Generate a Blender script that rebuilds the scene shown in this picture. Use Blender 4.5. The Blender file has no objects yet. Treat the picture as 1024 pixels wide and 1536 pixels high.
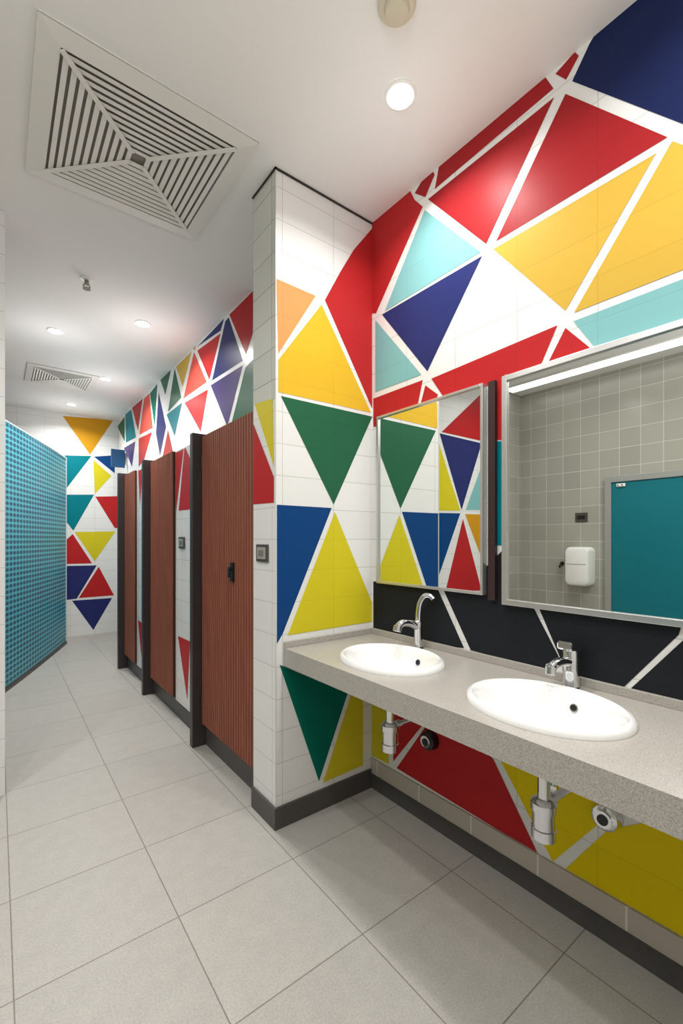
import bpy, math, random
from mathutils import Vector, Matrix
random.seed(3)
scene=bpy.context.scene
COL=scene.collection
scene.view_settings.view_transform='Standard'

# ---------------------------------------------------------------- survey
H=1.35                    # eye height of survey station
SN,CS=math.sin(math.radians(37.66)),math.cos(math.radians(37.66))
XM=1.627; XMIR=1.605      # mirror wall plane / mirror glass plane
YW=1.835; XW=1.03; YWB=2.065
XS=1.08; XB=1.41; YE=7.19
XL=-1.8; YL=2.95; CEIL=3.08
def ray(u,v):
    r=(u-512)/670.0
    return (SN+CS*r, CS-SN*r, (809-v)/670.0)
def on_x(u,v,x):
    d=ray(u,v); t=x/d[0]; return (d[1]*t, H+d[2]*t)
def on_y(u,v,y):
    d=ray(u,v); t=y/d[1]; return (d[0]*t, H+d[2]*t)
def on_y_mir(u,v,y):
    s,z=on_y(u,v,y); return (2*XMIR-s, z)

# ---------------------------------------------------------------- materials
def lin(c):
    out=[]
    for k in c:
        k/=255.0
        out.append(k/12.92 if k<=0.04045 else ((k+0.055)/1.055)**2.4)
    return (*out,1)
MATS={}
def new_mat(name):
    m=bpy.data.materials.new(name); m.use_nodes=True
    nt=m.node_tree; b=nt.nodes['Principled BSDF']
    return m,nt,b
def simple(name,c,rough=.4,metal=0,noise=0.0,nscale=40,bump=0,coat=0):
    if name in MATS: return MATS[name]
    m,nt,b=new_mat(name)
    b.inputs['Roughness'].default_value=rough; b.inputs['Metallic'].default_value=metal
    b.inputs['Coat Weight'].default_value=coat
    tc=nt.nodes.new('ShaderNodeTexCoord'); n=nt.nodes.new('ShaderNodeTexNoise')
    n.inputs['Scale'].default_value=nscale; n.inputs['Detail'].default_value=4
    nt.links.new(tc.outputs['Object'],n.inputs['Vector'])
    rp=nt.nodes.new('ShaderNodeValToRGB')
    l=lin(c); a=[max(0,x*(1-noise)) for x in l[:3]]; d=[min(1,x*(1+noise)) for x in l[:3]]
    rp.color_ramp.elements[0].position=.3; rp.color_ramp.elements[1].position=.7
    rp.color_ramp.elements[0].color=(*a,1); rp.color_ramp.elements[1].color=(*d,1)
    nt.links.new(n.outputs['Fac'],rp.inputs['Fac']); nt.links.new(rp.outputs['Color'],b.inputs['Base Color'])
    if bump:
        bp=nt.nodes.new('ShaderNodeBump'); bp.inputs['Strength'].default_value=bump; bp.inputs['Distance'].default_value=.002
        nt.links.new(n.outputs['Fac'],bp.inputs['Height']); nt.links.new(bp.outputs['Normal'],b.inputs['Normal'])
    MATS[name]=m; return m
def tile(name,c,tw=.30,th=.15,grout=None,mortar=.0022,rough=.22,var=.03,floor=False,sx=0,sy=0,speck=0,bump=.25,spec=.5):
    if name in MATS: return MATS[name]
    m,nt,b=new_mat(name); N=nt.nodes; L=nt.links
    tc=N.new('ShaderNodeTexCoord'); sp=N.new('ShaderNodeSeparateXYZ'); L.new(tc.outputs['Object'],sp.inputs[0])
    cb=N.new('ShaderNodeCombineXYZ')
    if floor:
        ax=N.new('ShaderNodeMath'); ax.operation='ADD'; ax.inputs[1].default_value=sx; L.new(sp.outputs[0],ax.inputs[0])
        ay=N.new('ShaderNodeMath'); ay.operation='ADD'; ay.inputs[1].default_value=sy; L.new(sp.outputs[1],ay.inputs[0])
        L.new(ax.outputs[0],cb.inputs[0]); L.new(ay.outputs[0],cb.inputs[1])
    else:
        ad=N.new('ShaderNodeMath'); ad.operation='ADD'; L.new(sp.outputs[0],ad.inputs[0]); L.new(sp.outputs[1],ad.inputs[1])
        a2=N.new('ShaderNodeMath'); a2.operation='ADD'; a2.inputs[1].default_value=10+sx; L.new(ad.outputs[0],a2.inputs[0])
        az=N.new('ShaderNodeMath'); az.operation='ADD'; az.inputs[1].default_value=sy; L.new(sp.outputs[2],az.inputs[0])
        L.new(a2.outputs[0],cb.inputs[0]); L.new(az.outputs[0],cb.inputs[1])
    br=N.new('ShaderNodeTexBrick'); br.offset=0; br.squash=1
    br.inputs['Scale'].default_value=1; br.inputs['Brick Width'].default_value=tw; br.inputs['Row Height'].default_value=th
    br.inputs['Mortar Size'].default_value=mortar; br.inputs['Mortar Smooth'].default_value=.2; br.inputs['Bias'].default_value=0
    l=lin(c); g=lin(grout) if grout else (*[x*.84 for x in l[:3]],1)
    br.inputs['Color1'].default_value=(*[x*(1-var) for x in l[:3]],1); br.inputs['Color2'].default_value=(*[min(1,x*(1+var)) for x in l[:3]],1)
    br.inputs['Mortar'].default_value=g
    L.new(cb.outputs[0],br.inputs['Vector'])
    col=br.outputs['Color']
    if speck:
        n=N.new('ShaderNodeTexNoise'); n.inputs['Scale'].default_value=150; n.inputs['Detail'].default_value=4; n.inputs['Roughness'].default_value=.7; L.new(tc.outputs['Object'],n.inputs['Vector'])
        n2=N.new('ShaderNodeTexNoise'); n2.inputs['Scale'].default_value=14; n2.inputs['Detail'].default_value=7; n2.inputs['Roughness'].default_value=.7; L.new(tc.outputs['Object'],n2.inputs['Vector'])
        h2=N.new('ShaderNodeMath'); h2.operation='MULTIPLY'; h2.inputs[1].default_value=.35; L.new(n2.outputs['Fac'],h2.inputs[0])
        av=N.new('ShaderNodeMath'); av.operation='ADD'; L.new(n.outputs['Fac'],av.inputs[0]); L.new(h2.outputs[0],av.inputs[1])
        mr=N.new('ShaderNodeMapRange'); mr.inputs['From Min'].default_value=.5; mr.inputs['From Max'].default_value=.85
        mr.inputs['To Min'].default_value=1-speck; mr.inputs['To Max'].default_value=1+speck; L.new(av.outputs[0],mr.inputs['Value'])
        vm=N.new('ShaderNodeVectorMath'); vm.operation='SCALE'; L.new(col,vm.inputs[0]); L.new(mr.outputs[0],vm.inputs['Scale']); col=vm.outputs[0]
    L.new(col,b.inputs['Base Color'])
    b.inputs['Roughness'].default_value=rough; b.inputs['Specular IOR Level'].default_value=spec
    bp=N.new('ShaderNodeBump'); bp.inputs['Strength'].default_value=bump; bp.inputs['Distance'].default_value=.002; bp.invert=True
    L.new(br.outputs['Fac'],bp.inputs['Height']); L.new(bp.outputs['Normal'],b.inputs['Normal'])
    MATS[name]=m; return m
def emit(name,c,s):
    if name in MATS: return MATS[name]
    m,nt,b=new_mat(name); b.inputs['Emission Color'].default_value=(*c,1); b.inputs['Emission Strength'].default_value=s
    b.inputs['Base Color'].default_value=(.9,.9,.9,1)
    MATS[name]=m; return m

PAL=dict(red=(182,42,44),redtop=(160,38,42),salmon=(214,84,70),yellow=(206,168,68),amber=(224,180,50),lemon=(210,196,42),  # redtop: red darkened to offset strong lamp light on the upper wall
 navy=(44,50,104),deepnavy=(28,38,78),blue=(20,66,122),green=(42,98,70),teagreen=(6,104,86),lteal=(128,182,184),
 orange=(226,154,94),purple=(72,60,110),black=(36,38,42),mustard=(206,148,36),teal=(6,120,132),olive=(226,202,14),
 glaze=(208,211,203),white=(229,229,227))
def paint(k):
    if k=='glaze': return tile('paint_glaze',PAL[k],rough=.05,spec=.8,grout=(150,152,146),mortar=.002,var=.04,bump=.5)
    return tile('paint_'+k,PAL[k],rough=.38 if k!='white' else .26,spec=.08 if k!='white' else .22,grout=None if k!='white' else (198,197,192),mortar=.0012 if k!='white' else .0019,var=.015,bump=.1 if k!='white' else .25)
WHITE=paint('white')
BEIGE=tile('beige_tile',(164,163,152),tw=.19,th=.19,grout=(196,195,187),mortar=.0035,rough=.24,spec=.35,var=.07,bump=.4)
TAN=tile('tan_skirting_tile',(186,178,166),tw=.3,th=.3,sx=.1,grout=(220,215,205),mortar=.004,rough=.4)
FLOOR=tile('floor_tile',(170,167,161),tw=.475,th=.455,floor=True,sx=.475*10-.99+.475,sy=.455*10-1.62+.455*2,grout=(122,118,111),mortar=.0022,rough=.45,var=.03,speck=.14,spec=.35)
CEILM=simple('ceiling_paint',(238,237,235),.85,noise=.01,nscale=3)
DARKBASE=simple('charcoal_skirting',(74,72,70),.45,noise=.1,nscale=60)
FIN=simple('charcoal_laminate',(54,48,48),.4,noise=.08)
GREYW=simple('plain_wall_paint',(228,226,220),.6,noise=.02,nscale=4)
STEEL=simple('brushed_steel',(190,188,184),.25,metal=1,noise=.05,nscale=80)
CHROME=simple('chrome',(225,226,230),.06,metal=1)
ALU=simple('aluminium_frame',(205,205,203),.3,metal=.8)
MIRROR=simple('mirror_silver',(238,242,240),.0,metal=1)
CERAMIC=simple('white_ceramic',(240,240,239),.08,coat=.5)
BLACKP=simple('black_plastic',(22,22,24),.35)
GREYP=simple('grey_plastic',(120,118,112),.4)
WHITEP=simple('white_plastic',(236,236,232),.35)
LOUVRE=simple('louvre_enamel',(230,228,223),.5)
DARKIN=simple('duct_dark',(142,137,130),.8)
TEALD=simple('teal_door_laminate',(0,112,124),.35)
FRAMEG=simple('grey_frame',(150,152,148),.4)
BEIGEP=simple('beige_plastic',(206,198,176),.5)
# wood: shade inside the flutes is painted into the colour
def wood():
    m,nt,b=new_mat('ribbed_brown_wood'); N=nt.nodes; L=nt.links
    tc=N.new('ShaderNodeTexCoord'); mp=N.new('ShaderNodeMapping'); mp.inputs['Scale'].default_value=(5,90,3)
    L.new(tc.outputs['Object'],mp.inputs[0]); n=N.new('ShaderNodeTexNoise'); n.inputs['Scale'].default_value=1; n.inputs['Detail'].default_value=3
    L.new(mp.outputs[0],n.inputs['Vector']); rp=N.new('ShaderNodeValToRGB')
    rp.color_ramp.elements[0].position=.3; rp.color_ramp.elements[1].position=.7
    rp.color_ramp.elements[0].color=lin((132,74,56)); rp.color_ramp.elements[1].color=lin((154,92,70))
    L.new(n.outputs['Fac'],rp.inputs[0])
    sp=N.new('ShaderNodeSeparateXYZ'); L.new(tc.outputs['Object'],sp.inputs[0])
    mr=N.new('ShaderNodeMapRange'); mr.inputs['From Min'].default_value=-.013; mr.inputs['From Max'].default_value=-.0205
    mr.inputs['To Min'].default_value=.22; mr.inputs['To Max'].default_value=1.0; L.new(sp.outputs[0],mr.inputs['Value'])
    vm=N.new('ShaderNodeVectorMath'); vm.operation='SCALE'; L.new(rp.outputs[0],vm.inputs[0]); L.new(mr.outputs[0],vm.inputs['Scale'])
    L.new(vm.outputs[0],b.inputs['Base Color']); b.inputs['Roughness'].default_value=.6; b.inputs['Specular IOR Level'].default_value=.3
    return m
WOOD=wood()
def terrazzo():
    m,nt,b=new_mat('speckled_stone'); N=nt.nodes; L=nt.links
    tc=N.new('ShaderNodeTexCoord'); n=N.new('ShaderNodeTexNoise'); n.inputs['Scale'].default_value=480; n.inputs['Detail'].default_value=2
    L.new(tc.outputs['Object'],n.inputs['Vector']); rp=N.new('ShaderNodeValToRGB')
    rp.color_ramp.elements[0].position=.34; rp.color_ramp.elements[1].position=.62
    rp.color_ramp.elements[0].color=lin((142,137,129)); rp.color_ramp.elements[1].color=lin((188,184,177))
    L.new(n.outputs['Fac'],rp.inputs[0]); L.new(rp.outputs[0],b.inputs['Base Color']); b.inputs['Roughness'].default_value=.3
    return m
STONE=terrazzo()
def dots():
    m,nt,b=new_mat('teal_dotted_screen'); N=nt.nodes; L=nt.links
    tc=N.new('ShaderNodeTexCoord'); sp=N.new('ShaderNodeSeparateXYZ'); L.new(tc.outputs['Object'],sp.inputs[0])
    def M(op,a,bv=None,b2=None):
        x=N.new('ShaderNodeMath'); x.operation=op
        if isinstance(a,(int,float)): x.inputs[0].default_value=a
        else: L.new(a,x.inputs[0])
        if bv is not None:
            if isinstance(bv,(int,float)): x.inputs[1].default_value=bv
            else: L.new(bv,x.inputs[1])
        return x.outputs[0]
    fz=M('SUBTRACT',M('FRACT',M('DIVIDE',sp.outputs[2],.050)),.5)
    fx=M('SUBTRACT',M('FRACT',M('DIVIDE',M('ADD',sp.outputs[0],20.0),.078)),.5)
    d=M('SQRT',M('ADD',M('POWER',M('MULTIPLY',M('ABSOLUTE',fx),1.0),2),M('POWER',M('MULTIPLY',M('ABSOLUTE',fz),1.15),2)))
    rp=N.new('ShaderNodeValToRGB'); e=rp.color_ramp.elements
    e[0].position=.33; e[0].color=lin((0,72,98)); e[1].position=.39; e[1].color=lin((14,126,150))
    a2=e.new(.52); a2.color=lin((74,174,190))
    L.new(d,rp.inputs[0]); L.new(rp.outputs[0],b.inputs['Base Color']); b.inputs['Roughness'].default_value=.4
    return m
DOTS=dots()

# ---------------------------------------------------------------- mesh builder
class MB:
    def __init__(s): s.v=[]; s.f=[]; s.m=[]
    def add(s,vs,fs,mi=0):
        o=len(s.v); s.v+=[tuple(v) for v in vs]; s.f+=[tuple(i+o for i in f) for f in fs]; s.m+=[mi]*len(fs)
    def box(s,x0,x1,y0,y1,z0,z1,mi=0):
        vs=[(x,y,z) for x in(x0,x1) for y in(y0,y1) for z in(z0,z1)]
        s.add(vs,[(0,1,3,2),(4,6,7,5),(0,4,5,1),(2,3,7,6),(0,2,6,4),(1,5,7,3)],mi)
    def bowed(s,L,bow,hw,z0,z1,n=24,x0=None,x1=None):
        """upright slab following a shallow arc"""
        x0=-L/2 if x0 is None else x0; x1=L/2 if x1 is None else x1
        vs=[];fs=[]
        for i in range(n+1):
            x=x0+(x1-x0)*i/n; y=-bow*(1-(2*x/L)**2)
            vs+=[(x,y-hw,z0),(x,y+hw,z0),(x,y+hw,z1),(x,y-hw,z1)]
        for i in range(n):
            a=4*i
            for k in range(4): fs.append((a+k,a+(k+1)%4,a+4+(k+1)%4,a+4+k))
        fs+=[(0,1,2,3),(4*n,4*n+3,4*n+2,4*n+1)]; s.add(vs,fs)
    def tube(s,pts,rad,n=20,mi=0,cap=True,sy=1.0):
        pts=[Vector(p) for p in pts]
        if not hasattr(rad,'__len__'): rad=[rad]*len(pts)
        rings=[]; up=None
        for i,p in enumerate(pts):
            a=pts[max(0,i-1)]; b=pts[min(len(pts)-1,i+1)]; t=(b-a).normalized()
            if up is None:
                up=Vector((0,0,1)) if abs(t.z)<.9 else Vector((1,0,0))
            x=t.cross(up).normalized(); y=x.cross(t).normalized(); up=y
            rings.append([p+(x*math.cos(2*math.pi*k/n)+y*math.sin(2*math.pi*k/n)*sy)*rad[i] for k in range(n)])
        vs=[v for r in rings for v in r]; fs=[]
        for i in range(len(pts)-1):
            for k in range(n): fs.append((i*n+k,i*n+(k+1)%n,(i+1)*n+(k+1)%n,(i+1)*n+k))
        if cap: fs.append(tuple(range(n-1,-1,-1))); fs.append(tuple((len(pts)-1)*n+k for k in range(n)))
        s.add(vs,fs,mi)
    def cyl(s,p0,p1,r,n=28,mi=0,bev=0.0):
        p0=Vector(p0);p1=Vector(p1); d=(p1-p0); L=d.length; t=d/L
        if bev: s.tube([p0,p0+t*.0001,p0+t*bev,p1-t*bev,p1-t*.0001,p1],[r-bev,r-bev*.9,r,r,r-bev*.9,r-bev],n,mi)
        else: s.tube([p0,p1],r,n,mi)
    def lathe(s,prof,c=(0,0,0),sx=1,sy=1,n=64,mi=0):
        vs=[];fs=[]
        for (r,z) in prof:
            for k in range(n):
                a=2*math.pi*k/n; vs.append((c[0]+r*sx*math.cos(a),c[1]+r*sy*math.sin(a),c[2]+z))
        for i in range(len(prof)-1):
            for k in range(n): fs.append((i*n+k,i*n+(k+1)%n,(i+1)*n+(k+1)%n,(i+1)*n+k))
        s.add(vs,fs,mi)
    def ring(s,ho,zo,hi,zi,th,mi=0):
        def sq(h,z): return [(-h,-h,z),(h,-h,z),(h,h,z),(-h,h,z)]
        vs=sq(ho,zo)+sq(hi,zi)+sq(ho,zo+th)+sq(hi,zi+th); fs=[]
        for k in range(4):
            j=(k+1)%4
            fs+=[(k,j,4+j,4+k),(8+k,12+k,12+j,8+j),(k,8+k,8+j,j),(4+k,4+j,12+j,12+k)]
        s.add(vs,fs,mi)
    def obj(s,name,mats,parent=None,loc=(0,0,0),smooth=False,bevel=0,label=None,rot=None):
        me=bpy.data.meshes.new(name); me.from_pydata(s.v,[],s.f)
        for m in (mats if isinstance(mats,(list,tuple)) else [mats]): me.materials.append(m)
        me.polygons.foreach_set('material_index',s.m)
        import bmesh
        bm=bmesh.new(); bm.from_mesh(me); bmesh.ops.recalc_face_normals(bm,faces=bm.faces); bm.to_mesh(me); bm.free()
        if smooth:
            me.polygons.foreach_set('use_smooth',[True]*len(me.polygons)); me.set_sharp_from_angle(angle=math.radians(38))
        me.update()
        o=bpy.data.objects.new(name,me); COL.objects.link(o); o.location=loc
        if rot: o.rotation_euler=rot
        if parent: o.parent=parent
        if bevel:
            b=o.modifiers.new('bevel','BEVEL'); b.width=bevel; b.segments=2; b.limit_method='ANGLE'
        if label: o['label']=label
        return o
def thing(name,loc,label,cat,rotz=0,group=None):
    e=bpy.data.objects.new(name,None); e.empty_display_size=.1; e.location=loc; e.rotation_euler=(0,0,rotz); COL.objects.link(e)
    e['label']=label; e['category']=cat
    if group: e['group']=group
    return e
def tag(o,label,cat,group=None):
    o['label']=label; o['category']=cat
    if group: o['group']=group
    return o
def struct(o,label=None):
    o['kind']='structure'
    if label: o['label']=label
    return o
def dup(src,loc,label=None,scale=None,skip=()):
    n=src.copy(); COL.objects.link(n); n.location=loc
    if label: n['label']=label
    if scale: n.scale=(scale,)*3
    for c in list(src.children):
        if c.name.split('.')[0] in skip: continue
        d=c.copy(); COL.objects.link(d); d.parent=n
        for g in list(c.children):
            e=g.copy(); COL.objects.link(e); e.parent=d
    return n

def clip(poly,s0,s1,z0,z1):
    def cut(P,inside,inter):
        out=[]
        for i in range(len(P)):
            a=P[i-1]; b=P[i]
            if inside(b):
                if not inside(a): out.append(inter(a,b))
                out.append(b)
            elif inside(a): out.append(inter(a,b))
        return out
    def at(a,b,k,val):
        t=(val-a[k])/(b[k]-a[k]); return tuple(a[j]+(b[j]-a[j])*t for j in (0,1))
    for k,val,sg in ((0,s0,1),(0,s1,-1),(1,z0,1),(1,z1,-1)):
        if not poly: break
        poly=cut(poly,lambda p:(p[k]-val)*sg>=-1e-9,lambda a,b:at(a,b,k,val))
    return poly
def painted(name,axis,val,nrm,box,rect,polys,base=None,mapper=None,eps=.0012,label=None):
    """wall/panel: solid box + flat painted facets set on one face."""
    mb=MB(); mb.box(*box); mats=[base or WHITE]; keys=['_']
    for n_,(key,pts) in enumerate(polys):
        P=[(mapper or (on_x if axis=='x' else on_y))(u,v,val) for u,v in pts]
        P=clip(P,*rect)
        if len(P)<3: continue
        if key not in keys: keys.append(key); mats.append(BEIGE if key=='beige' else paint(key))
        off=val+nrm*(eps+n_*2e-5)
        vs=[(off,s,z) if axis=='x' else (s,off,z) for s,z in P]
        mb.add(vs,[tuple(range(len(vs)))],keys.index(key))
    return mb.obj(name,mats,label=label)

# ---------------------------------------------------------------- room shell
mb=MB(); mb.box(XL-.1,XM+.1,-1.3,YE+.1,-.1,0); struct(mb.obj('floor',FLOOR),'pale grey stone-look floor tiles with thin joints')
mb=MB(); mb.box(XL-.1,XM+.1,-1.3,YE+.1,CEIL,CEIL+.1); struct(mb.obj('ceiling',CEILM),'smooth off-white plaster ceiling')

mirror_polys=[
 ('deepnavy',[(858,122),(884,66),(905,30),(1150,-180),(1150,235)]),
 ('redtop',[(833,111),(862,78),(868,84),(849,120)]),
 ('redtop',[(652,284),(660,240),(812,108),(830,133)]),
 ('redtop',[(622,290),(645,250),(652,262),(638,296)]),
 ('redtop',[(642,299),(831,146),(729,366)]),
 ('redtop',[(848,141),(1001,206),(744,362)]),
 ('red',[(558,330),(612,280),(622,300),(634,310),(564,470),(556,470)]),
 ('lteal',[(637,315),(721,378),(577,467)]),
 ('navy',[(723,384),(641,557),(573,472)]),
 ('yellow',[(984,230),(740,374),(848,466)]),
 ('yellow',[(1008,212),(1150,262),(1150,355),(861,469)]),
 ('lteal',[(860,482),(1150,370),(1150,500),(895,525)]),
 ('lteal',[(563,480),(563,588),(632,562)]),
 ('red',[(560,598),(634,570),(620,640),(560,640)]),
 ('red',[(638,578),(657,592),(640,640),(622,640)]),
 ('red',[(647,568),(836,488),(806,560),(757,562),(757,660),(742,660),(742,575),(668,600)]),
 ('red',[(848,492),(890,526),(870,545),(816,556)]),
 ('teal',[(742,662),(757,662),(757,818),(742,818)]),  # reflection between the mirrors, painted on the wall; red tail above likewise
 ('black',[(560,872),(655,880),(696,972),(560,960)]),
 ('black',[(664,882),(700,880),(757,822),(757,895),(797,905),(838,985),(830,1010),(706,975)]),
 ('black',[(803,900),(1022,938),(1018,952),(915,1050),(846,1000)]),
 ('black',[(1030,955),(1150,975),(1150,1130),(938,1040)]),
 # below counter
 ('lemon',[(551,1030),(583,1040),(583,1146),(551,1130)]),
 ('red',[(589,1040),(640,1080),(590,1142)]),
 ('red',[(640,1087),(700,1090),(740,1139),(807,1281),(595,1152)]),
 ('olive',[(750,1139),(860,1150),(905,1215),(895,1238),(829,1292)]),
 ('olive',[(912,1244),(1150,1200),(1150,1500),(848,1303)]),
]
rect=(-1.2,YW,.16,CEIL)
o=painted('wall_right','x',XM,-1,(XM,XM+.1,-1.3,YWB+.0,0,CEIL),rect,mirror_polys)
struct(o,'white tiled wall painted with large colourful triangles')

wing_polys=[
 ('red',[(560,340),(560,618),(487,450),(510,408),(530,375)]),
 ('orange',[(414,418),(473,444),(417,531)]),
 ('amber',[(482,457),(556,619),(417,588),(417,540)]),
 ('green',[(421,594),(558,625),(500,757)]),
 ('blue',[(415,757),(497,762),(424,950),(415,966)]),
 ('lemon',[(502,768),(560,910),(560,932),(431,953)]),
 ('teagreen',[(419,997),(521,1040),(478,1172)]),
 ('lemon',[(526,1042),(544,1046),(544,1148),(484,1174)]),
]
def wing():
    mb=MB(); mb.box(XW,XM,YW,YWB,0,CEIL); mats=[WHITE]; keys=['_']
    k=0
    for key,pts in wing_polys:
        P=clip([on_y(u,v,YW) for u,v in pts],XW+.0018,XM,.1,CEIL)
        if key not in keys: keys.append(key); mats.append(paint(key))
        mb.add([(s,YW-.0012-k*2e-5,z) for s,z in P],[tuple(range(len(P)))],keys.index(key)); k+=1
    for key,pts in [('glaze',[(370,200),(420,200),(420,596),(370,612)]),('lemon',[(382,606),(409,598),(411,700)]),('red',[(375,622),(411,716),(411,754),(375,757)])]:
        P=clip([on_x(u,v,XW) for u,v in pts],YW+.006,YWB,.1,CEIL)
        if key not in keys: keys.append(key); mats.append(paint(key))
        mb.add([(XW-.0012-k*2e-5,s,z) for s,z in P],[tuple(range(len(P)))],keys.index(key)); k+=1
    return mb.obj('wall_wing',mats)
struct(wing(),'projecting tiled wall end with painted triangles')
mb=MB(); mb.box(XW-.0025,XW+.0012,YW-.0020,YW+.0025,.1,CEIL); struct(mb.obj('trim_1',simple('pale_edge_trim',(212,211,207),.35,metal=.1)),'slim pale corner trim')
mb=MB(); mb.box(XW-.008,XW,YW-.008,YWB,CEIL-.007,CEIL); mb.box(XW-.008,XM,YW-.008,YW,CEIL-.007,CEIL); struct(mb.obj('trim_2',simple('dark_metal',(60,54,50),.4,metal=.5)),'dark metal ceiling edge trim')

stall_polys=[
 ('red',[(344,472),(380,436),(379,500),(369,532)]),
 ('navy',[(338,482),(343,476),(364,541),(318,571)]) ,
 ('navy',[(296,520),(336,478),(331,496)]),
 ('red',[(296,526),(331,500),(314,570)]),
 ('salmon',[(291,528),(310,573),(275,598)]),
 ('yellow',[(264,550),(287,528),(274,580)]),
 ('red',[(277,604),(312,584),(301,648)]),
 ('purple',[(316,578),(364,548),(341,640)]),
 ('green',[(368,552),(382,536),(382,640),(346,640)]),
 ('mustard',[(288,520),(294,516),(292,526)]),
 ('green',[(240,568),(257,552),(248,592)]),
 ('green',[(262,552),(272,596),(252,618)]),
 ('teal',[(250,622),(273,604),(262,654)]),
 ('navy',[(238,588),(249,640),(240,684),(234,650)]),
 ('teagreen',[(225,590),(236,576),(232,640)]),
 ('salmon',[(216,598),(224,590),(229,642),(209,652)]),
 ('red',[(198,612),(214,598),(207,646)]),
 ('teal',[(188,622),(197,614),(204,656),(189,664)]),
 ('red',[(208,658),(228,648),(216,690),(208,700)]),
 ('red',[(243,690),(252,645),(260,680)]),
 ('green',[(176,640),(187,625),(187,662)]),
 ('purple',[(186,672),(203,662),(198,700)]),
]
o=painted('wall_stall','x',XB,-1,(XB,XB+.1,YWB,YE,0,CEIL),(YWB,YE,.1,CEIL),stall_polys)
struct(o,'upper wall above cubicles painted with colourful triangles')
end_polys=[
 ('mustard',[(94,624),(170,630),(135,682)]),
 ('teal',[(97,683),(137,684),(97,736)]),
 ('blue',[(141,685),(172,683),(172,710)]),
 ('lemon',[(140,690),(167,714),(142,741)]),
 ('teal',[(97,742),(141,742),(110,796),(97,780)]),
 ('red',[(143,745),(190,744),(190,792),(172,792)]),
 ('lemon',[(112,798),(173,797),(142,842)]),
 ('red',[(97,846),(97,812),(109,801),(138,845)]),
 ('navy',[(98,849),(145,848),(115,898),(98,900)]),
 ('red',[(148,850),(171,893),(118,897)]),
 ('navy',[(108,901),(168,897),(140,945)]),
 ('teal',[(20,683),(92,683),(60,735)]),('red',[(20,745),(90,745),(50,800)]),
]
o=painted('wall_end','y',YE,-1,(XL,XM,YE,YE+.1,0,CEIL),(XL,XB,.0,CEIL),end_polys)
struct(o,'white tiled end wall with small coloured triangles')

# wall on the far side of the wash area (seen in mirrors)
left_polys=[
 ('red',[(662,648),(724,588),(724,662)]),
 ('navy',[(659,650),(722,665),(692,765)]),
 ('lemon',[(655,656),(690,766),(630,766)]),
 ('lteal',[(698,765),(725,690),(725,765)]),
 ('blue',[(640,769),(690,770),(657,866)]),
 ('red',[(694,778),(722,886),(668,886)]),
 ('mustard',[(697,771),(727,772),(727,850)]),
 ('red',[(650,590),(700,540),(725,580)]),
 ('beige',[(728,100),(1050,-2500),(1050,6000),(728,1500)]),
]
o=painted('wall_partition','y',YL,-1,(XL,.035,YL,YL+.16,0,CEIL),(XL,.03,.1,CEIL),left_polys,mapper=on_y_mir)
struct(o,'partition wall with painted triangles and beige tiles')
mb=MB(); mb.box(XL-.1,XL,-1.3,YE,0,CEIL); struct(mb.obj('wall_left',BEIGE),'glazed beige square tile wall')
mb=MB(); mb.box(XL,XM,-1.3,-1.2,0,CEIL); struct(mb.obj('wall_back',GREYW),'plain pale wall')
# skirtings
mb=MB(); mb.box(XW-.012,XM-.014,YW-.012,YW,0,.1); mb.box(XW-.012,XW,YW,YWB,0,.1); struct(mb.obj('baseboard_wing',DARKBASE),'charcoal tile skirting')
mb=MB(); mb.box(XM-.014,XM,-1.2,YW,0,.078); struct(mb.obj('baseboard_right',DARKBASE),'charcoal tile skirting')
mb=MB(); mb.box(XM-.010,XM,-1.2,YW,.078,.158); struct(mb.obj('trim_3',TAN),'taupe tile course above skirting')
mb=MB(); mb.box(XS+.01,XS+.04,YWB,5.09,0,.13); struct(mb.obj('baseboard_stall',DARKBASE),'charcoal kick rail below cubicles')

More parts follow.
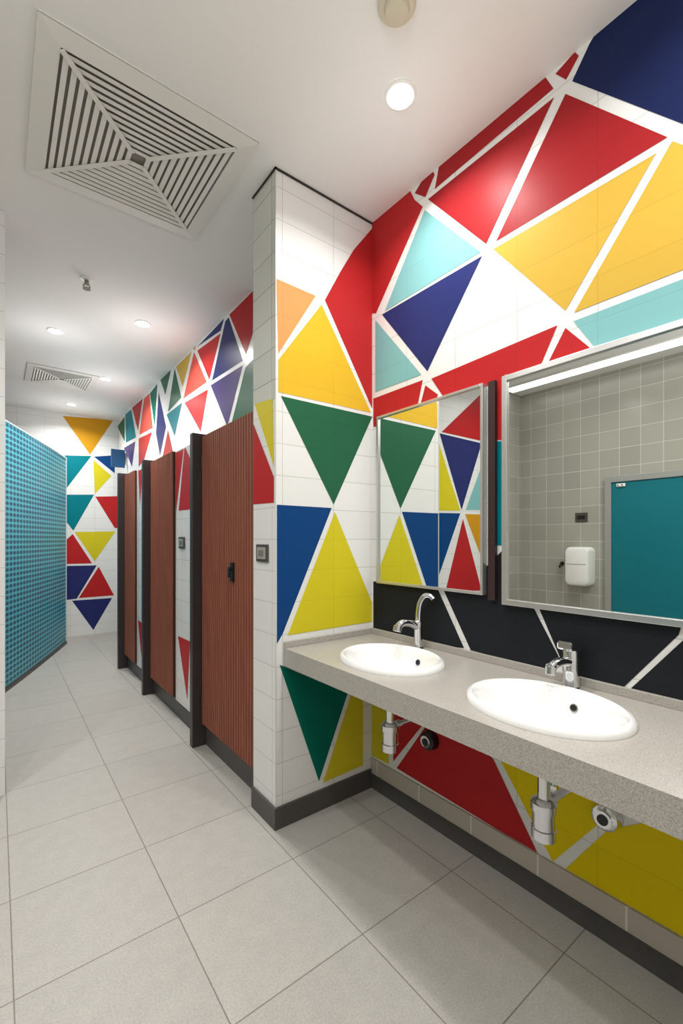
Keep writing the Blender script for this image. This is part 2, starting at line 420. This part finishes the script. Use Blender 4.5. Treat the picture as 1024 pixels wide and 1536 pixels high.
# ---------------------------------------------------------------- cubicles
PANELS=[(2.92,3.468,[('red',[(262,660),(276,668),(264,768)]),('red',[(277,668),(286,690),(286,764),(268,766)]),('red',[(267,954),(285,962),(281,1050)])]),
        (4.15,4.655,[('red',[(207,700),(214,700),(210,760)]),('red',[(207,930),(214,935),(212,985)])])]
for a,b,pp in PANELS:
    o=painted('tiled_partition','x',XS,-1,(XS,XS+.03,a,b,.13,2.02),(a+.01,b-.01,.14,2.01),pp)
    tag(o,'white tiled cubicle partition with painted red triangles','partition','tiled partitions')
fins=[2.87,4.10,5.09]
for y in fins:
    mb=MB(); mb.box(1.0,XB-.002,y,y+.05,0,2.04); o=mb.obj('cubicle_divider',FIN,bevel=.003)
    tag(o,'tall charcoal laminate divider standing between cubicles','divider','cubicle dividers')
def door(y0,y1,latch,label):
    e=thing('cubicle_door',(XS,(y0+y1)/2,.15),label,'door',group='cubicle doors')
    w=(y1-y0)/2; mb=MB()
    n=max(8,int((y1-y0)/.032)); pts=[]
    for i in range(n):
        c=-w+2*w*i/n; p=2*w/n
        pts+=[(c,0),(c+p*.14,0),(c+p*.28,-.0085),(c+p*.38,-.010),(c+p*.76,-.010),(c+p*.86,-.0085)]
    pts.append((w,0))
    h=1.87; vs=[];fs=[]
    for (yy,xx) in pts: vs+=[(xx-.012,yy,0),(xx-.012,yy,h)]
    for i in range(len(pts)-1): fs.append((2*i,2*i+1,2*i+3,2*i+2))
    o0=len(vs); vs+=[(.02,-w,0),(.02,-w,h),(.02,w,0),(.02,w,h)]
    L=2*(len(pts)-1)
    fs+=[(o0,o0+1,o0+3,o0+2),(0,1,o0+1,o0),(L,L+1,o0+3,o0+2),tuple([2*i for i in range(len(pts))]+[o0+2,o0]),tuple([2*i+1 for i in range(len(pts))]+[o0+3,o0+1])]
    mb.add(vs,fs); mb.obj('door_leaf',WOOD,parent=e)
    if latch is not None:
        ly=latch-(y0+y1)/2; mb=MB()
        mb.box(-.036,-.018,ly-.017,ly+.017,.96,1.07); mb.cyl((-.03,ly,1.035),(-.052,ly,1.035),.013); mb.box(-.054,-.045,ly-.008,ly+.008,.985,1.045)
        mb.obj('door_latch',BLACKP,parent=e,bevel=.002,label='black metal door latch')
    for z in (.15,.95,1.7):
        mb=MB(); mb.cyl((-.02,w-.006,z-.04),(-.02,w-.006,z+.04),.007,12); mb.obj('hinge',FIN,parent=e)
    return e
door(2.075,2.862,2.37,'ribbed brown wooden cubicle door with black latch')
door(3.475,4.095,None,'ribbed brown wooden cubicle door beside red triangle panel')
door(4.66,5.085,None,'narrow ribbed brown wooden cubicle door, farthest along row')
# plates
def plate(x,y,z,w,h,label):
    e=thing('switch_plate',(x,y,z),label,'switch',group='steel wall switches')
    mb=MB(); mb.box(-.008,0,-w/2,w/2,-h/2,h/2); mb.obj('plate',simple('dark_steel_plate',(96,92,88),.35,metal=.6),parent=e,bevel=.002)
    mb=MB(); mb.box(-.011,-.008,-w*.36,w*.36,-h*.34,h*.34); mb.obj('face',simple('plate_face',(178,174,166),.4,metal=.3),parent=e)
    mb=MB(); mb.box(-.014,-.011,-w*.2,w*.2,-h*.16,h*.16); mb.obj('button',GREYP,parent=e)
plate(XW-.0015,1.96,1.283,.118,.085,'square steel switch plate on white tiles')
plate(XS-.0015,3.31,1.325,.12,.085,'steel switch plate on cubicle panel')
e=thing('projecting_sign',(XB-.002,6.6,2.44),'small blue projecting sign on wall beyond cubicles','sign')
mb=MB(); mb.box(-.20,-.03,-.012,.012,-.12,.12); mb.obj('sign_board',simple('sign_blue',(20,92,140),.4),parent=e,bevel=.004)
mb=MB(); mb.box(-.03,0,-.02,.02,-.08,.08); mb.obj('bracket',STEEL,parent=e)

# ---------------------------------------------------------------- teal screen
sx0,sy0,sx1,sy1=-.115,4.55,.70,6.78
ang=math.atan2(sy1-sy0,sx1-sx0); Ls=math.hypot(sx1-sx0,sy1-sy0)
BOW=.018
e=thing('privacy_screen',((sx0+sx1)/2,(sy0+sy1)/2,0),'freestanding teal dotted privacy screen on slim base rail','screen',rotz=ang)
mb=MB(); mb.bowed(Ls,BOW,.012,.04,2.40); mb.obj('screen_panel',DOTS,parent=e,smooth=True)
mb=MB(); mb.bowed(Ls,BOW,.03,0,.018); mb.bowed(Ls,BOW,.018,.018,.04); mb.obj('base_rail',DARKBASE,parent=e)
mb=MB(); mb.bowed(Ls,BOW,.017,2.40,2.412); mb.box(-Ls/2-.010,-Ls/2,-.02,.02,.02,2.412); mb.box(Ls/2,Ls/2+.010,-.02,.02,.02,2.412); mb.obj('screen_frame',simple('white_edge',(215,225,225),.4),parent=e)

# ---------------------------------------------------------------- counter
BAS=[(1.318,1.37),(1.318,.70)]; AX,AY=.198,.243
CT,CB,CX=.838,.756,1.07
def counter():
    mb=MB(); y0,y1=-1.19,YW-.001; xr=XM-.001
    secs=[]
    for cx,cy in sorted(BAS,key=lambda b:b[1]): secs.append((cx,cy,cy-.32,cy+.32))
    for z in (CT,CB):
        cur=y0
        for cx,cy,a,b in secs:
            if a>cur: mb.add([(CX,cur,z),(xr,cur,z),(xr,a,z),(CX,a,z)],[(0,1,2,3)])
            angs=[2*math.pi*k/64 for k in range(64)]
            for px,py in((CX,a),(xr,a),(xr,b),(CX,b)): angs.append(math.atan2(py-cy,px-cx)%(2*math.pi))
            angs=sorted(set(angs)); inn=[];out=[]
            for t in angs:
                c,s=math.cos(t),math.sin(t); k=1/math.sqrt((c/(AX*.93))**2+(s/(AY*.93))**2); inn.append((cx+c*k,cy+s*k,z))
                q=[]
                if c>1e-9: q.append((xr-cx)/c)
                if c<-1e-9: q.append((CX-cx)/c)
                if s>1e-9: q.append((b-cy)/s)
                if s<-1e-9: q.append((a-cy)/s)
                k=min(q); out.append((cx+c*k,cy+s*k,z))
            n=len(angs); mb.add(inn+out,[(i,(i+1)%n,n+(i+1)%n,n+i) for i in range(n)])
            if z==CT:
                low=[(p[0],p[1],CB) for p in inn]; mb.add(inn+low,[(i,(i+1)%n,n+(i+1)%n,n+i) for i in range(n)])
            cur=b
        if cur<y1: mb.add([(CX,cur,z),(xr,cur,z),(xr,y1,z),(CX,y1,z)],[(0,1,2,3)])
    for x in (CX,xr): mb.add([(x,y0,CB),(x,y1,CB),(x,y1,CT),(x,y0,CT)],[(0,1,2,3)])
    for y in (y0,y1): mb.add([(CX,y,CB),(xr,y,CB),(xr,y,CT),(CX,y,CT)],[(0,1,2,3)])
    return mb
e=thing('washbasin_counter',(0,0,0),'speckled grey stone washbasin counter fixed along painted wall','counter')
counter().obj('countertop',STONE,parent=e)
mb=MB(); mb.box(XM-.015,XM-.001,-1.19,YW-.001,CT,CT+.030); mb.box(CX+.0,XM-.015,YW-.015,YW-.001,CT,CT+.030)
mb.obj('upstand',STONE,parent=e,bevel=.002)

# basins
def basin(cx,cy,label):
    e=thing('washbasin',(cx,cy,CT),label,'washbasin',group='oval washbasins')
    mb=MB()
    prof=[(.02,-.118),(.25,-.114),(.5,-.098),(.68,-.07),(.78,-.035),(.83,-.005),(.86,.010),(.895,.019),(.93,.023),(.965,.021),(.99,.014),(1.0,.006),(1.0,.0005),
          (.925,.0005),(.9,-.03),(.80,-.085),(.6,-.12),(.3,-.135),(.02,-.137)]
    mb.lathe(prof,sx=AX,sy=AY,n=96); mb.obj('bowl',CERAMIC,parent=e,smooth=True)
    mb=MB(); mb.lathe([(0.001,-.108),(.017,-.108),(.022,-.111),(.024,-.117),(.020,-.150),(.001,-.150)],n=32); mb.lathe([(0.001,-.104),(.010,-.104),(.012,-.108)],n=24); mb.obj('drain',CHROME,parent=e,smooth=True)
    x=AX*.775; mb=MB(); mb.tube([(x+.012,-.02,-.035),(x-.006,-.02,-.029)],.013,20); mb.obj('overflow',CHROME,parent=e,smooth=True)
    mb=MB(); mb.tube([(x-.004,-.02,-.0295),(x-.0075,-.02,-.0283)],.0095,20); mb.obj('overflow_hole',BLACKP,parent=e)
    return e
basin(*BAS[0],'white oval ceramic basin near painted wall end')
basin(*BAS[1],'white oval ceramic basin under wide mirror')

# faucets
def curve(pts,n=8):
    P=[Vector(p) for p in pts]; P=[P[0]*2-P[1]]+P+[P[-1]*2-P[-2]]; out=[]
    for i in range(1,len(P)-2):
        for k in range(n):
            t=k/n; a,b,c,d=P[i-1:i+3]
            out.append(.5*((2*b)+(-a+c)*t+(2*a-5*b+4*c-d)*t*t+(-a+3*b-3*c+d)*t**3))
    out.append(P[-2]); return out
e=thing('faucet',(1.560,1.435,CT),'chrome mixer faucet with tall curved lever behind basin','faucet')
mb=MB(); mb.lathe([(.001,0.0005),(.028,.0005),(.028,.006),(.021,.012),(.018,.03),(.018,.10),(.021,.112),(.021,.126),(.014,.136),(.001,.138)],n=32); mb.obj('faucet_body',CHROME,parent=e,smooth=True)
mb=MB(); c=curve([(0,0,.10),(-.04,.008,.122),(-.085,.016,.128),(-.112,.02,.112)]); mb.tube(c,[.017]*(len(c)),20); mb.cyl((-.110,.02,.118),(-.118,.021,.092),.020,24,bev=.002); mb.obj('spout',CHROME,parent=e,smooth=True)
mb=MB(); c=curve([(0,0,.13),(.0,-.002,.17),(.004,-.008,.215),(.016,-.026,.248),(.026,-.050,.250),(.030,-.068,.236)]); mb.tube(c,[.015-.004*i/len(c) for i in range(len(c))],16,sy=.8); mb.obj('lever',CHROME,parent=e,smooth=True)
e=thing('faucet',(1.564,.735,CT),'chunky chrome block-lever mixer faucet behind basin','faucet')
mb=MB(); mb.lathe([(.001,0.0005),(.031,.0005),(.031,.006),(.027,.010),(.026,.03),(.026,.128),(.024,.133),(.001,.134)],n=40); mb.obj('faucet_body',CHROME,parent=e,smooth=True)
mb=MB(); c=curve([(-.005,0,.092),(-.05,.006,.098),(-.090,.012,.094),(-.112,.015,.086)]); mb.tube(c,.017,20,sy=.9); mb.cyl((-.106,.0145,.092),(-.110,.015,.064),.018,24,bev=.002); mb.obj('spout',CHROME,parent=e,smooth=True)
mb=MB(); mb.box(-.050,.028,-.026,.026,.137,.166); mb.obj('lever',CHROME,parent=e,bevel=.007)

# traps: outlet runs straight back to the wall, high under the counter
def trap(cx,cy,label,z0,wall):
    e=thing('bottle_trap',(cx,cy,z0),label,'sink trap',group='bottle traps')
    top=.686-z0
    mb=MB(); mb.cyl((0,0,.11),(0,0,top),.018); mb.cyl((0,0,top-.045),(0,0,top-.012),.027,bev=.003); mb.obj('tailpiece',CHROME,parent=e,smooth=True)
    mb=MB(); mb.lathe([(.001,0),(.028,0),(.036,.004),(.036,.034),(.033,.037),(.033,.085),(.038,.088),(.038,.112),(.030,.12),(.020,.124),(.001,.124)],n=36); mb.obj('trap_bottle',CHROME,parent=e,smooth=True)
    x1=XM-cx-.002
    mb=MB(); mb.cyl((.02,0,.100),(x1,0,.100),.012); mb.cyl((.034,0,.100),(.056,0,.100),.019,bev=.002); mb.obj('outlet_pipe',CHROME,parent=e,smooth=True)
trap(BAS[0][0],BAS[0][1],'chrome bottle trap below basin beside yellow paint',.455,0)
trap(BAS[1][0],BAS[1][1],'chrome bottle trap below basin under wide mirror',.44,1)
def outlet(y,z,body,label):
    e=thing('wall_outlet',(XM-.0018,y,z),label,'wall outlet',group='round wall outlets')
    mb=MB(); mb.tube([(-.038,0,0),(-.034,0,0),(-.008,0,0),(0,0,0)],[.034,.040,.044,.045],32); mb.obj('outlet_body',body,parent=e,smooth=True)
    mb=MB(); mb.cyl((-.046,0,0),(-.038,0,0),.028,28); mb.obj('outlet_ring',CHROME,parent=e,smooth=True)
    mb=MB(); mb.cyl((-.049,0,0),(-.046,0,0),.017,28); mb.obj('outlet_cap',BLACKP,parent=e,smooth=True)
outlet(1.41,.405,BLACKP,'round black wall outlet with chrome ring on red paint')
outlet(.64,.425,CHROME,'round chrome wall outlet on yellow paint below counter')
e=thing('stop_valve',(XM-.0018,.80,.475),'chrome angle stop valve on yellow painted wall','valve')
mb=MB(); mb.cyl((0,0,0),(-.008,0,0),.024,28); mb.cyl((-.008,0,0),(-.05,0,0),.011); mb.cyl((-.04,0,-.012),(-.04,0,.04),.012); mb.obj('valve_body',CHROME,parent=e,smooth=True)
mb=MB(); mb.tube([(-.05,0,0),(-.055,0,0),(-.075,0,0),(-.08,0,0)],[.014,.022,.022,.014],20); mb.obj('valve_knob',CHROME,parent=e,smooth=True)

# ---------------------------------------------------------------- mirrors
def mirror(y0,y1,z0,z1,fw,label):
    e=thing('wall_mirror',(XM,(y0+y1)/2,(z0+z1)/2),label,'mirror',group='framed wall mirrors')
    w=(y1-y0)/2; h=(z1-z0)/2; xg=XMIR-XM
    mb=MB(); mb.box(xg,-.001,-w+fw*.5,w-fw*.5,-h+fw*.5,h-fw*.5); mb.obj('mirror_glass',MIRROR,parent=e)
    mb=MB()
    for (a,b,c,d) in ((-w,-w+fw,-h,h),(w-fw,w,-h,h),(-w+fw,w-fw,-h,-h+fw),(-w+fw,w-fw,h-fw,h)):
        mb.box(xg-.010,-.001,a,b,c,d)
    mb.obj('mirror_frame',ALU,parent=e,bevel=.0015)
mirror(1.11,1.765,1.118,2.0,.012,'small rectangular aluminium-framed mirror reflecting triangles')
mirror(-.35,1.022,1.09,2.0,.022,'wide aluminium-framed mirror reflecting beige tile wall')
mb=MB(); mb.box(XM-.02,XM-.001,1.06,1.092,1.10,2.0); tag(mb.obj('divider_strip',simple('dark_brown_metal',(52,34,34),.35)),'slim dark brown strip between wall mirrors','trim strip')

# ---------------------------------------------------------------- reflected wall fittings
def wz(u,v):
    d=ray(u,v); t=(2*XMIR-XL)/d[0]; return d[1]*t,H+d[2]*t
mb=MB(); mb.box(XL,XL+.035,1.06,1.93,0.005,1.93); struct(mb.obj('door_1',TEALD,bevel=.003),'flat teal door in grey frame')
mb=MB(); mb.box(XL,XL+.05,1.93,1.99,0,1.99); mb.box(XL,XL+.05,1.0,1.06,0,1.99); mb.box(XL,XL+.05,1.06,1.93,1.93,1.99); struct(mb.obj('trim_4',FRAMEG,bevel=.003),'grey door frame')
e=thing('door_hook',(XL+.036,1.84,1.90),'small white hook plate on teal door','hook')
mb=MB(); mb.box(0,.012,-.04,.04,-.02,.012); mb.obj('plate',WHITEP,parent=e,bevel=.003)
for yy in (-.015,.02):
    mb=MB(); mb.cyl((.012,yy,-.004),(.03,yy,-.004),.007,12); mb.obj('peg',STEEL,parent=e)
y,z=wz(874,849)
e=thing('paper_dispenser',(XL,y,z),'white rounded paper dispenser on beige tiles','dispenser')
def rbox(w,h,d,r,n=6):
    pts=[]
    for cx,cz,a0 in((w-r,h-r,0),(-w+r,h-r,90),(-w+r,-h+r,180),(w-r,-h+r,270)):
        for k in range(n+1):
            a=math.radians(a0+90*k/n); pts.append((cx+r*math.cos(a),cz+r*math.sin(a)))
    mb=MB(); N=len(pts); vs=[];
    lay=[(0,1),(d*.8,1),(d*.95,.93),(d,.82)]
    for x,s in lay: vs+=[(x,p*s,q*s) for p,q in pts]
    fs=[]
    for i in range(len(lay)-1):
        for k in range(N): fs.append((i*N+k,i*N+(k+1)%N,(i+1)*N+(k+1)%N,(i+1)*N+k))
    fs+=[tuple(range(N)),tuple((len(lay)-1)*N+k for k in range(N))]; mb.add(vs,fs); return mb
rbox(.125,.205,.16,.05).obj('dispenser_cover',WHITEP,parent=e,smooth=True)
mb=MB(); mb.box(.02,.1615,-.10,.10,.022,.027); mb.obj('cover_seam',GREYP,parent=e)
y,z=wz(872,776)
e=thing('wall_socket',(XL,y,z),'small dark metal socket plate on beige tiles','socket')
mb=MB(); mb.box(0,.01,-.065,.065,-.05,.05); mb.obj('plate',simple('dark_steel_plate',(96,92,88),.35,metal=.6),parent=e,bevel=.003)
mb=MB(); mb.box(.01,.014,-.04,.04,-.02,.02); mb.obj('face',BLACKP,parent=e)
y,z=wz(843,848)
e=thing('coat_hook',(XL,y,z),'small dark metal hook on beige tiles','hook')
mb=MB(); mb.cyl((0,0,.02),(.008,0,.02),.022,20); mb.obj('plate',BLACKP,parent=e)
mb=MB(); mb.tube(curve([(.008,0,.02),(.04,0,.01),(.055,0,-.02),(.07,0,0)]),.007,12); mb.obj('prong',BLACKP,parent=e)

# ---------------------------------------------------------------- ceiling things
def diffuser():
    e=thing('ceiling_air_diffuser',(.505,2.155,CEIL),'square white four-way louvred air diffuser in ceiling','air vent',group='ceiling air diffusers')
    h=.40; mb=MB(); mb.ring(h,-.010,h-.068,-.018,.006); mb.ring(h,-.010,h-.004,-.010,.0095); mb.ring(h-.066,-.018,h-.072,-.018,.016)
    mb.obj('diffuser_frame',LOUVRE,parent=e)
    mb=MB(); mb.box(-h+.07,h-.07,-h+.07,h-.07,-.0025,-.0005); mb.obj('duct_backing',DARKIN,parent=e)
    mb=MB(); k=h-.082
    while k>.03:
        mb.ring(k,-.020,k-.0190,-.0170,.0022); k-=.0300
    mb.obj('louvre_blades',LOUVRE,parent=e)
    mb=MB()
    for a in range(4):
        t=math.radians(45+90*a); c,s=math.cos(t),math.sin(t); w=.010
        p=[(.04,-w),(.46,-w),(.46,w),(.04,w)]; q=[(x*c-y*s,x*s+y*c) for x,y in p]
        mb.add([(x,y,-.024) for x,y in q]+[(x,y,-.0205) for x,y in q],[(0,1,2,3),(7,6,5,4),(0,4,5,1),(1,5,6,2),(2,6,7,3),(3,7,4,0)])
    mb.obj('mitre_bars',LOUVRE,parent=e)
    return e
d=diffuser(); dup(d,(.55,5.63,CEIL),'smaller square white louvred air diffuser in ceiling',scale=.78)

def downlight(loc,label):
    e=thing('downlight',loc,label,'ceiling light',group='recessed ceiling downlights')
    mb=MB(); mb.lathe([(.050,-.001),(.050,-.007),(.054,-.009),(.062,-.006),(.064,-.0005)],n=40); mb.obj('trim_ring',WHITEP,parent=e,smooth=True)
    mb=MB(); mb.lathe([(.001,-.010),(.03,-.009),(.051,-.005)],n=40); mb.obj('lens',emit('lamp_glow',(1,.985,.95),12),parent=e)
    L=bpy.data.lights.new('lamp','AREA'); L.shape='DISK'; L.size=.10; L.energy=10; L.color=(1,.985,.96); L.spread=math.radians(150)
    lo=bpy.data.objects.new('lamp',L); lo.location=(0,0,-.016); lo.parent=e; COL.objects.link(lo)
    P=bpy.data.lights.new('added_ceiling_fill','POINT'); P.shadow_soft_size=.12; P.energy=1.6; P.color=(1,.99,.97)  # added unseen point light hung below the downlight to brighten the ceiling
    po=bpy.data.objects.new('added_ceiling_fill',P); po.location=(0,0,-.42); po.parent=e; COL.objects.link(po)
    return e
dl=downlight((1.243,1.236,CEIL),'bright round recessed downlight over basins')
for (x,y,en,sp) in [(.926,3.804,15,4),(.386,4.38,14,4),(.928,5.36,14,4),(.757,6.63,14,3),(1.20,.1,10,1.5),(.2,.3,12,11),(-.7,.9,12,10),(-.7,2.1,12,0)]:
    n=dup(dl,(x,y,CEIL),'round recessed downlight in white ceiling',skip=() if sp else ('added_ceiling_fill',))
    for c in n.children:
        if c.type=='LIGHT':
            c.data=c.data.copy()
            c.data.energy=en if c.data.type=='AREA' else sp
e=thing('sprinkler_head',(.473,3.38,CEIL),'small chrome fire sprinkler head hanging from ceiling','sprinkler')
mb=MB(); mb.lathe([(.001,-.0005),(.04,-.0005),(.038,-.006),(.018,-.012),(.001,-.012)],n=28); mb.obj('escutcheon',WHITEP,parent=e,smooth=True)
mb=MB(); mb.cyl((0,0,-.012),(0,0,-.04),.014,20); mb.tube([(.012,0,-.035),(.020,0,-.05),(.004,0,-.068)],.004,8); mb.tube([(-.012,0,-.035),(-.020,0,-.05),(-.004,0,-.068)],.004,8); mb.cyl((0,0,-.066),(0,0,-.070),.024,24); mb.obj('nozzle',simple('aged_steel',(150,144,134),.3,metal=1),parent=e,smooth=True)
e=thing('smoke_detector',(1.02,1.03,CEIL),'round beige dome detector on ceiling','smoke detector')
mb=MB(); mb.lathe([(.062,-.0005),(.062,-.012),(.055,-.02),(.001,-.022)],n=40); mb.obj('detector_base',BEIGEP,parent=e,smooth=True)
mb=MB(); mb.lathe([(.04,-.022),(.036,-.036),(.02,-.042),(.001,-.043)],n=40); mb.obj('detector_dome',BEIGEP,parent=e,smooth=True)
e=thing('linear_light',(-1.46,1.4,CEIL),'long slim white linear ceiling light near tile wall','ceiling light')
mb=MB(); mb.box(-.08,.08,-1.5,1.5,-.02,-.001); mb.obj('housing',WHITEP,parent=e)
mb=MB(); mb.box(-.07,.07,-1.49,1.49,-.030,-.02); mb.obj('diffuser_strip',emit('strip_glow',(1,.985,.96),4),parent=e)

# world + camera
w=bpy.data.worlds.new('world'); scene.world=w; w.use_nodes=True
w.node_tree.nodes['Background'].inputs[0].default_value=(1,.98,.95,1); w.node_tree.nodes['Background'].inputs[1].default_value=.1
cam=bpy.data.cameras.new('camera'); co=bpy.data.objects.new('camera',cam); COL.objects.link(co)
co.location=(0,0,H); co.rotation_euler=(math.radians(90),0,math.radians(-37.66))
cam.sensor_fit='VERTICAL'; cam.sensor_height=36; cam.lens=670/1536*36; cam.shift_y=41/1536; cam.clip_start=.02
scene.camera=co
